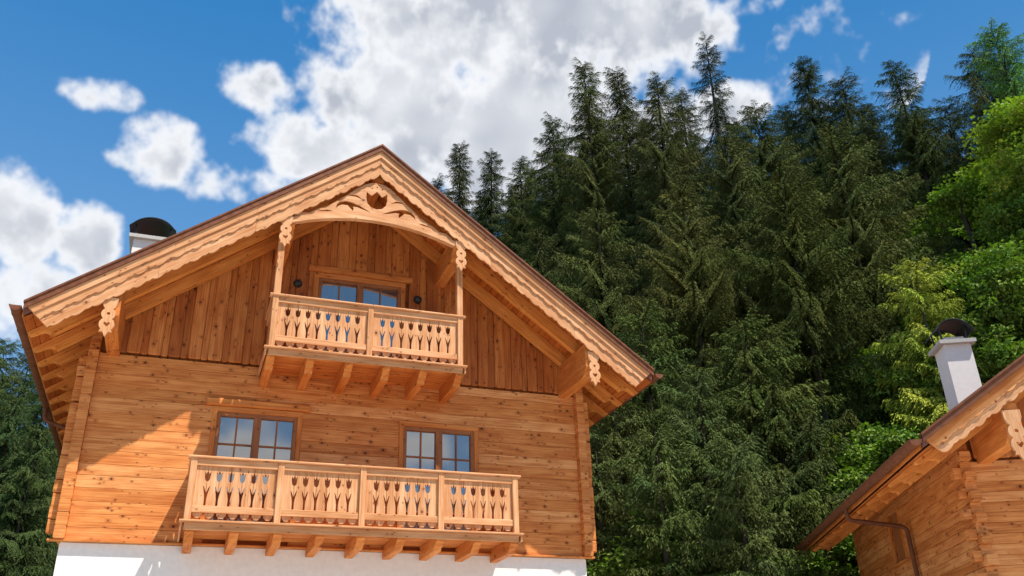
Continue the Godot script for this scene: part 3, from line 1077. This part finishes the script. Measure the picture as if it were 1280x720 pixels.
func conifer(called: String, label: String, group: String, at: Vector3, h: float, rb: float, tint: Color, bare: float, thin := 1.0, from := 0.06) -> void:
	var tr := thing(called, label, "tree", at, 0.0, group)
	var own_tone := rnd(.8, 1.25)
	tint = Color(tint.r * own_tone * rnd(.9, 1.12), tint.g * own_tone, tint.b * own_tone * rnd(.85, 1.2))
	rb *= rnd(.82, 1.08)
	var lean := Vector3(rnd(-1, 1), 0, rnd(-1, 1)) * .5
	part(tr, "trunk", trunk_mesh(h * .985, .011 * h + .05, lean, []), bark)
	var lists := [[], [], [], [], [], []]
	var cols := [[], [], [], [], [], []]
	var y := h * from
	var a0 := rnd(0, TAU)
	while y < h * .995:
		var t := y / h
		var rad := rb * pow(1.0 - t, .50) * 1.0
		rad = minf(rad, rb) * (.62 + .38 * smooth(0.0, .18, t + .05))
		rad = maxf(rad, .5 + .5 * smooth(1.0, .93, t))
		var cnt := 6 if t < .85 else 5
		for k in cnt:
			if rnd(0, 1) < bare:
				continue
			a0 += TAU / cnt + rnd(-.35, .35)
			var l := rad * rnd(.55, 1.32) * (1.0 + .18 * sin(a0 * 2.0 + y * .9))
			var pitch := lerpf(-.32, .10, smooth(.15, .8, t)) + .55 * smooth(.88, 1.0, t) + rnd(-.14, .14)
			var kind := 0 if l > 2.3 else (1 if l > 1.15 else 2)
			var ref: float = [3.2, 1.8, .9][kind]
			var sc := l / ref
			var bs := Basis(Vector3.UP, a0) * Basis(Vector3.BACK, pitch) * Basis(Vector3.RIGHT, rnd(-.25, .25))
			var wob := Vector3(sin(t * 3.0) * .02 * h * lean.x, 0, sin(t * 2.3) * .02 * h * lean.z)
			var slot := kind * 2 + (rng.randi() % 2)
			lists[slot].append(Transform3D(bs * Basis.from_scale(Vector3(sc, lerpf(1.0, sc, .6), lerpf(1.0, sc, .5))), Vector3(0, y + rnd(-.15, .15), 0) + wob))
			var b := rnd(.8, 1.22)
			cols[slot].append(Color(tint.r * b * rnd(.92, 1.1), tint.g * b, tint.b * b * rnd(.9, 1.1)))
		a0 += 1.1
		y += lerpf(.56, .24, t) * thin
	for i in 6:
		crown(tr, boughs[i], lists[i], cols[i], tree_mat, "crown")

func broadleaf(called: String, label: String, group: String, at: Vector3, h: float, rb: float, tint: Color, dens: float) -> void:
	var tr := thing(called, label, "tree" if h > 6.0 else "shrub", at, 0.0, group)
	var lobes := []
	var limbs := []
	var cy := h - rb * 1.15
	var nl := int(14 + rb * 7)
	var low := minf(.0, 1.2 - cy)
	for i in nl:
		var a := rnd(0, TAU)
		var yy := rnd(-1.0, 1.0)
		if i < 3:
			yy = rnd(.6, 1.0)
		var rr := sqrt(maxf(0.0, 1.0 - yy * yy)) * rb * rnd(.55, .95)
		var vertical := rb * 1.0 if yy > 0 else maxf(rb * 1.1, cy - rb)
		var c := Vector3(cos(a) * rr, cy + yy * vertical * .85, sin(a) * rr)
		lobes.append([c, rb * rnd(.16, .34)])
		limbs.append([Vector3(0, maxf(.4, minf(c.y - .8, cy * .75)), 0), c, .03 + .012 * rb])
	part(tr, "trunk", trunk_mesh(h * .8, .035 * rb + .05 + .006 * h, Vector3(rnd(-1, 1), 0, rnd(-1, 1)), limbs), bark)
	var lists := [[], [], []]
	var cols := [[], [], []]
	for l in lobes:
		var cc: Vector3 = l[0]
		var lr: float = l[1]
		var cnt := int(dens * 50.0 * lr * lr) + 6
		for k in cnt:
			var d := Vector3(rng.randfn(), rng.randfn(), rng.randfn()).normalized()
			var p := cc + d * lr * (pow(rng.randf(), .4) + (.5 * rng.randf() if rng.randf() < .15 else 0.0)) * Vector3(1.15, .8, 1.15)
			var s := rng.randi() % 3
			var bs := Basis(Vector3.UP, rnd(0, TAU)) * Basis(Vector3.RIGHT, rnd(-.4, .4))
			lists[s].append(Transform3D(bs * Basis.from_scale(Vector3.ONE * rnd(.75, 1.25)), p))
			var b := rnd(.70, 1.30)
			cols[s].append(Color(tint.r * b * rnd(.84, 1.18), tint.g * b, tint.b * b))
	for i in 3:
		crown(tr, leafy[i], lists[i], cols[i], leaf_mat, "crown")

func build_trees() -> void:
	bark = noisy(lin(.05, .04, .03), lin(.13, .105, .085), 0.05, 1.2, .95, 41)
	tree_mat = StandardMaterial3D.new()
	tree_mat.vertex_color_use_as_albedo = true
	tree_mat.roughness = .75
	tree_mat.metallic_specular = .12
	tree_mat.backlight_enabled = true
	tree_mat.backlight = Color(.06, .07, .03)
	leaf_mat = tree_mat.duplicate()
	leaf_mat.roughness = .5
	leaf_mat.backlight = Color(.62, .74, .30)
	for L in [3.2, 1.8, .9]:
		for s in 2:
			boughs.append(bough(L, 100 + int(L * 10) + s))
	for s in 3:
		leafy.append(leaf_spray(300 + s, .40, 46, .125))
	var right := "tall spruces on the hillside behind the chalets"
	var spruces := [
		[14.1, -39.5, 42.7, 3.0, 0], [17.2, -40.6, 43.6, 3.0, 0], [11.6, -37.1, 37.4, 3.0, 0], [15.6, -30.5, 35.7, 3.4, 1], [16.1, -25.9, 35.9, 3.8, 1], [16.2, -21.4, 36.7, 4.4, 2], [19.4, -23.1, 38.4, 4.2, 1], [18.8, -17.6, 33.3, 4.4, 2], [28.4, -25.6, 45.8, 3.0, 3], [18.2, -11.9, 25.2, 4.4, 2], [22.1, -14.0, 29.7, 4.4, 2], [28.9, -17.3, 37.1, 4.4, 1], [29.5, -15.4, 34.4, 4.2, 1], [20.3, -7.6, 22.9, 4.6, 4], [30.5, -12.8, 33.5, 4.2, 1], [32.5, -13.4, 31.2, 4.0, 1], [32.9, -9.6, 32.8, 4.4, 1], [36.5, -14.8, 34.0, 4.0, 0], [12.7, -14.3, 22.0, 4.2, 2], [14.2, -9.9, 20.5, 4.4, 2], [16.7, -6.8, 19.9, 4.6, 4], [11.8, -19.1, 23.2, 4.0, 2], [10.5, -7.5, 13.7, 3.6, 4], [12.6, -4.9, 12.5, 3.8, 4], [20.0, -43.8, 42.4, 3.6, 0], [31.1, -33.5, 47.7, 4.0, 0], [37.1, -28.8, 44.2, 4.0, 0], [41.1, -24.9, 42.3, 4.0, 0], [45.0, -16.9, 40.2, 4.0, 0], [23.2, -8.9, 20.7, 4.2, 4],
		[8.6, -6.2, 10.8, 2.8, 4], [10.2, -4.2, 10.2, 2.8, 4], [13.0, -4.6, 10.4, 3.0, 4], [8.1, -3.1, 8.1, 2.2, 4], [13.6, -4.1, 8.9, 2.6, 4], [9.6, -2.1, 7.6, 2.2, 4], [7.2, -4.7, 8.1, 2.2, 4],
		[18.1, -46.6, 43.4, 4.0, 0], [20.1, -39.4, 41.7, 4.0, 0], [20.6, -34.9, 40.3, 4.0, 0], [24.1, -35.4, 44.4, 4.0, 0], [26.0, -32.0, 42.4, 4.0, 0], [27.0, -29.0, 39.1, 4.2, 0], [31.5, -28.2, 41.0, 4.0, 0], [32.2, -25.1, 37.9, 4.2, 0], [36.0, -24.4, 39.3, 4.0, 0], [34.5, -20.2, 34.7, 4.2, 0], [38.0, -19.3, 36.1, 4.0, 0], [35.8, -15.8, 30.8, 4.0, 0], [40.8, -15.8, 34.2, 4.0, 0], [31.7, -11.3, 26.0, 4.0, 0], [19.0, -29.0, 35.4, 4.0, 0], [18.2, -20.4, 28.6, 4.2, 0], [22.6, -19.9, 29.7, 4.2, 0], [22.6, -12.2, 23.4, 4.4, 0], [25.7, -12.1, 24.4, 4.2, 0], [27.1, -10.6, 22.9, 4.0, 0]]
	var own := {
		0: "slim distant spruce right beside the large chalet's roof ridge, nearer of two to it",
		1: "slim distant spruce beside the large chalet's roof ridge, farther of two from it",
		2: "distant spruce mostly hidden behind the large chalet's roof slope",
		5: "tall broad spruce rising highest above the large chalet's verge",
		9: "front spruce standing below the lone thin spruce",
		13: "young olive green spruce behind the small pale larch",
		16: "tall dark spruce next to the tall pale larch",
		18: "drooping front spruce showing just above the large chalet's verge",
		19: "drooping spruce at the front of the wood, nearest to the large chalet's eaves corner",
		20: "broad olive green spruce in the middle of the gap between the chalets",
		21: "front spruce half hidden by the large chalet's roof slope",
		22: "shortest but one olive green spruce beside the large chalet's corner",
		23: "shortest olive green spruce, standing in front of the taller ones between the chalets",
		30: "young olive green spruce behind the shrub at the large chalet's back corner",
		31: "young olive green spruce midway between the chalets, taller than those before it",
		32: "tallest young olive green spruce just beyond the neighbouring chalet's gutter end",
		33: "small young spruce standing close to the large chalet's side wall",
		34: "young olive green spruce partly covered by the neighbouring chalet's eaves",
		35: "smallest young spruce, standing foremost midway between the chalets",
		36: "small young spruce peeping out behind the large chalet's corner",
		29: "olive green spruce between the small larch and the front spruces"}
	for ti in spruces.size():
		var t: Array = spruces[ti]
		var g := ground_at(t[0], t[1])
		var k: int = t[4]
		var tint: Color = [Color(.060, .078, .025), Color(.076, .094, .027), Color(.096, .114, .031), Color(.056, .070, .025), Color(.086, .116, .029)][k]
		var lb: String = ["distant dark spruce standing at the back of the hillside wood", "tall dark green spruce in the middle of the hillside wood", "large drooping spruce at the front of the wood behind the chalet", "lone thin spruce rising above the rest of the wood", "young olive green spruce at the foot of the wood between the chalets"][k]
		lb = own.get(ti, lb)
		conifer("spruce_tree", lb, right + [" at the back", " in the middle", " in front", "", " at the foot"][k] if k != 3 else "", Vector3(t[0], g - .2, t[1]), t[2] - g + .2, t[3], tint, .30 if k == 3 else .06, 1.25 if k == 3 else 1.0)
	var far := 0
	for t in [[-13.6, -38.9, 22.5, 3.6], [-13.0, -43.1, 23.7, 3.6], [-10.4, -35.4, 19.5, 3.4], [-14.7, -36.7, 22.5, 3.8], [-10.2, -45.5, 23.1, 3.6], [-10.4, -27.3, 15.4, 3.4], [-8.9, -25.5, 13.5, 3.4], [-12.0, -25.0, 15.5, 3.4]]:
		var g := ground_at(t[0], t[1])
		far += 1
		conifer("spruce_tree", "dense green spruce farther back beyond the gutter side of the large chalet" if far < 6 else "lower dense green spruce close behind the large chalet's gutter side", "spruces beyond the large chalet's gutter", Vector3(t[0], g - .2, t[1]), t[2] - g + .2, t[3], Color(.066, .104, .032), .04)
	var g1 := ground_at(30.0, -6.4)
	conifer("larch_tree", "tall pale green larch with feathery boughs at the edge of the wood", "", Vector3(30.0, g1 - .2, -6.4), 30.6 - g1, 4.4, Color(.150, .270, .065), .10, 1.0, .2)
	var g2 := ground_at(18.6, -3.5)
	conifer("larch_tree", "small pale green larch above the neighbouring chalet's chimney", "", Vector3(17.9, g2 - .2, -3.2), 14.6 - g2, 2.8, Color(.280, .360, .050), .10)
	var dec := [
		[24.9, -2.3, 22.0, 3.3, 0, "bright yellow green maple at the edge of the spruce wood"],
		[21.5, -3.3, 15.6, 3.4, 1, "fresh green broadleaf tree right behind the neighbouring chalet's chimney, below the maple"],
		[24.6, -2.6, 18.2, 3.6, 1, "tall fresh green broadleaf tree reaching up into the yellow green maple"],
		[19.2, -5.9, 13.0, 2.8, 1, "rounded green broadleaf tree standing against the front spruces, behind the small larch"],
		[20.1, -4.9, 11.8, 2.8, 1, "low green broadleaf tree peeping over the neighbouring chalet's gutter beside the chimney"],
		[16.2, -4.6, 9.6, 2.4, 1, "small green broadleaf tree above the far end of the neighbouring chalet's gutter"],
		[19.3, -2.8, 12.2, 2.4, 1, "narrow green broadleaf tree hidden halfway by the neighbouring chalet's white chimney"],
		[24.5, -5.8, 20.3, 2.8, 1, "green broadleaf tree wedged between the maple and the dark spruces"],
		[22.4, -5.2, 16.3, 2.6, 1, "bright green broadleaf tree at the wood's edge just below the maple's crown"],
		[18.5, -5.0, 12.0, 2.4, 1, "green broadleaf tree rising at the foot of the small pale larch"],
		[16.4, -4.4, 9.2, 2.2, 1, "low bushy broadleaf tree touching the neighbouring chalet's eaves from behind"],
		[14.9, -4.2, 7.9, 2.0, 1, "small bushy broadleaf tree where the neighbouring chalet's gutter ends"],
		[23.5, -2.3, 15.6, 3.0, 1, "broad fresh green broadleaf tree behind the neighbouring chalet's roof"],
		[12.3, -3.2, 5.6, 2.0, 2, "low green shrub beside the neighbouring chalet's back corner"],
		[10.1, -5.4, 7.4, 2.2, 2, "tallest leafy shrub under the spruces between the two chalets"],
		[7.9, -4.3, 5.8, 1.8, 2, "leafy shrub close to the large chalet's back corner"],
		[14.0, -3.6, 6.9, 2.0, 2, "leafy shrub tucked under the neighbouring chalet's eaves"],
		[7.5, -2.3, 4.5, 1.5, 2, "smallest leafy shrub next to the large chalet's side wall"]]
	for t in dec:
		var g := ground_at(t[0], t[1])
		var k: int = t[4]
		var tint: Color = [Color(.320, .410, .065), Color(.205, .305, .060), Color(.165, .255, .052)][k]
		var lb: String = t[5]
		broadleaf(["maple_tree", "broadleaf_tree", "shrub"][k], lb, ["", "broadleaf trees behind the neighbouring chalet", "shrubs at the foot of the wood"][k], Vector3(t[0], g - .1, t[1]), t[2] - g + .1, t[3], tint, 1.0)

# ---------------------------------------------------------------- sky
func sky_dir(az: float, el: float) -> Vector3:
	return Vector3(sin(az) * cos(el), sin(el), -cos(az) * cos(el))

var cloud_list := []
var nz := FastNoiseLite.new()
var nz2 := FastNoiseLite.new()

func sky_color(d: Vector3) -> Color:
	var el := asin(clampf(d.y, -1, 1))
	# clear air
	var up := clampf(el / (PI * .5), 0.0, 1.0)
	var c := Color(.20, .34, .52).lerp(Color(.0145, .104, .265), pow(smoothstep(0.0, .55, up), .55))
	# cumulus
	var dens := -1.0
	for k in cloud_list:
		var cd: Vector3 = k[0]
		var dt := d.dot(cd)
		if dt < k[5]:
			continue
		var x: float = d.dot(k[1]) / k[3]
		var y: float = d.dot(k[2]) / k[4]
		var v: float = k[6] - (x * x + y * y) * k[6]
		dens = maxf(dens, v)
	if dens > -1.0:
		var f := nz.get_noise_3dv(d * 11.0)
		var f2 := nz.get_noise_3dv(d * 38.0 + Vector3(4, 1, 7))
		var val := dens + f * .80 + f2 * .30
		var cov := smoothstep(.04, .74, val)
		if cov > 0.0:
			var thick := smoothstep(.45, 1.2, val)
			var s := nz2.get_noise_3dv(d * 7.0 + Vector3(0, .25, 0))
			var s2 := nz.get_noise_3dv(d * 20.0 + Vector3(9, 0, 2))
			var grey := clampf(thick * (.80 + s * .8) + s2 * .08, 0.0, 1.0)
			var cc := Color(.49, .495, .505).lerp(Color(.245, .263, .30), grey)
			c = c.lerp(cc, cov * .98)
	return c

func add_cloud(az: float, el: float, rx: float, ry: float, amt: float) -> void:
	var a := deg_to_rad(az)
	var e := deg_to_rad(el)
	var d := sky_dir(a, e)
	var right := Vector3(cos(a), 0, sin(a))
	var up := right.cross(d) * -1.0
	if up.y < 0:
		up = -up
	var r := maxf(rx, ry) * 1.6 + 1.0
	cloud_list.append([d, right, up, sin(deg_to_rad(rx)), sin(deg_to_rad(ry)), cos(deg_to_rad(minf(r, 89.0))), amt])

func make_sky() -> Sky:
	nz.seed = 5
	nz.frequency = 1.0
	nz.fractal_octaves = 5
	nz.fractal_gain = .55
	nz2.seed = 15
	nz2.frequency = 1.0
	nz2.fractal_octaves = 3
	for c in [[16.0, 43.0, 9.6, 6.0, 1.1], [29.2, 43.0, 8.6, 7.0, 1.2], [11.0, 37.8, 6.4, 4.4, 1.0], [21.1, 37.0, 9.0, 6.0, 1.2], [6.0, 34.6, 5.2, 2.6, .8], [1.0, 31.8, 3.6, 1.6, .6], [35.5, 40.6, 3.4, 3.2, .9], [37.5, 36.0, 2.9, 1.9, .8], [-9.0, 35.4, 2.3, 1.2, .7], [-4.6, 32.9, 2.8, 2.5, .85], [1.8, 37.6, 2.8, 1.7, .6], [-12.6, 26.8, 3.2, 3.8, 1.0], [-7.9, 27.0, 2.2, 2.9, .95], [-10.3, 23.2, 5.8, 2.6, 1.0], [46.4, 37.0, 2.2, 2.0, .02], [51.2, 38.2, 1.4, .5, .25], [41.4, 41.4, 1.6, .6, .3], [14.8, 34.6, 6.0, 3.0, 1.1], [18.5, 33.4, 5.0, 3.0, 1.0], [27.8, 35.0, 7.6, 3.6, 1.1], [22.0, 49.0, 12.0, 6.0, 1.1]]:
		add_cloud(c[0], c[1], c[2], c[3], c[4])
	# the same kind of cumulus all round
	var r := RandomNumberGenerator.new()
	r.seed = 77
	for i in 64:
		var az := r.randf_range(76.0, 328.0)
		var el := r.randf_range(10.0, 78.0)
		var big := r.randf() < .45
		for j in (4 if big else 2):
			add_cloud(az + r.randf_range(-7, 7) / cos(deg_to_rad(minf(el, 70.0))), el + r.randf_range(-3, 3), r.randf_range(2.5, 8.5 if big else 4.0), r.randf_range(1.8, 5.5 if big else 3.0), r.randf_range(.7, 1.15))
	var w := 4096
	var lo := 640
	var small := Image.create(lo, lo / 2, false, Image.FORMAT_RGBF)
	for y in lo / 2:
		var el := PI * (.5 - (y + .5) / (lo / 2))
		for x in lo:
			var az := TAU * (x + .5) / lo
			small.set_pixel(x, y, sky_color(sky_dir(az, el)) if el > 0.0 else Color(.16, .18, .19))
	small.resize(w, w / 2, Image.INTERPOLATE_CUBIC)
	# finer sampling where the clouds are looked at closely
	for y in range(int(w / 2 * (90 - 50) / 180.0), int(w / 2 * (90 - 18) / 180.0)):
		var el := PI * (.5 - (y + .5) / (w / 2))
		for x in range(int(w * -22 / 360.0), int(w * 66 / 360.0)):
			var az := TAU * (x + .5) / w
			small.set_pixel(posmod(x, w), y, sky_color(sky_dir(az, el)))
	var mat := PanoramaSkyMaterial.new()
	mat.panorama = ImageTexture.create_from_image(small)
	var sky := Sky.new()
	sky.sky_material = mat
	return sky

func _ready() -> void:
	rng.seed = 4242
	# camera
	var cam := Camera3D.new()
	cam.name = "camera"
	cam.fov = 35.78
	cam.near = 0.1
	cam.far = 3000.0
	cam.transform = Transform3D(Basis(Vector3.UP, -0.3603) * Basis(Vector3.RIGHT, 0.4563) * Basis(Vector3.BACK, -0.0315), Vector3(-2.807, 1.60, 16.014))
	add_child(cam)
	# sky and exposure
	var we := WorldEnvironment.new()
	we.name = "environment"
	var env := Environment.new()
	env.background_mode = Environment.BG_SKY
	env.sky = make_sky()
	env.background_energy_multiplier = 1.0
	env.tonemap_mode = Environment.TONE_MAPPER_LINEAR
	env.tonemap_exposure = 2.05
	env.sdfgi_enabled = true
	env.ssao_enabled = true
	env.ssil_enabled = true
	we.environment = env
	add_child(we)
	# sun
	var sun := DirectionalLight3D.new()
	sun.name = "sun"
	sun.light_color = Color(1.0, .965, .92)
	sun.light_energy = 1.1
	sun.light_angular_distance = .55
	sun.shadow_enabled = true
	add_child(sun)
	sun.look_at_from_position(Vector3(.77, 2.19, 1.0) * 20.0, Vector3.ZERO, Vector3.UP)
	make_materials()
	make_ground()
	build_chalets()
	build_trees()
	wall_lamp(Vector3(-1.24, 1.463 + 3.0 + 4.98, .027))
	wall_lamp(Vector3(1.15, 1.463 + 3.0 + 4.95, .027))
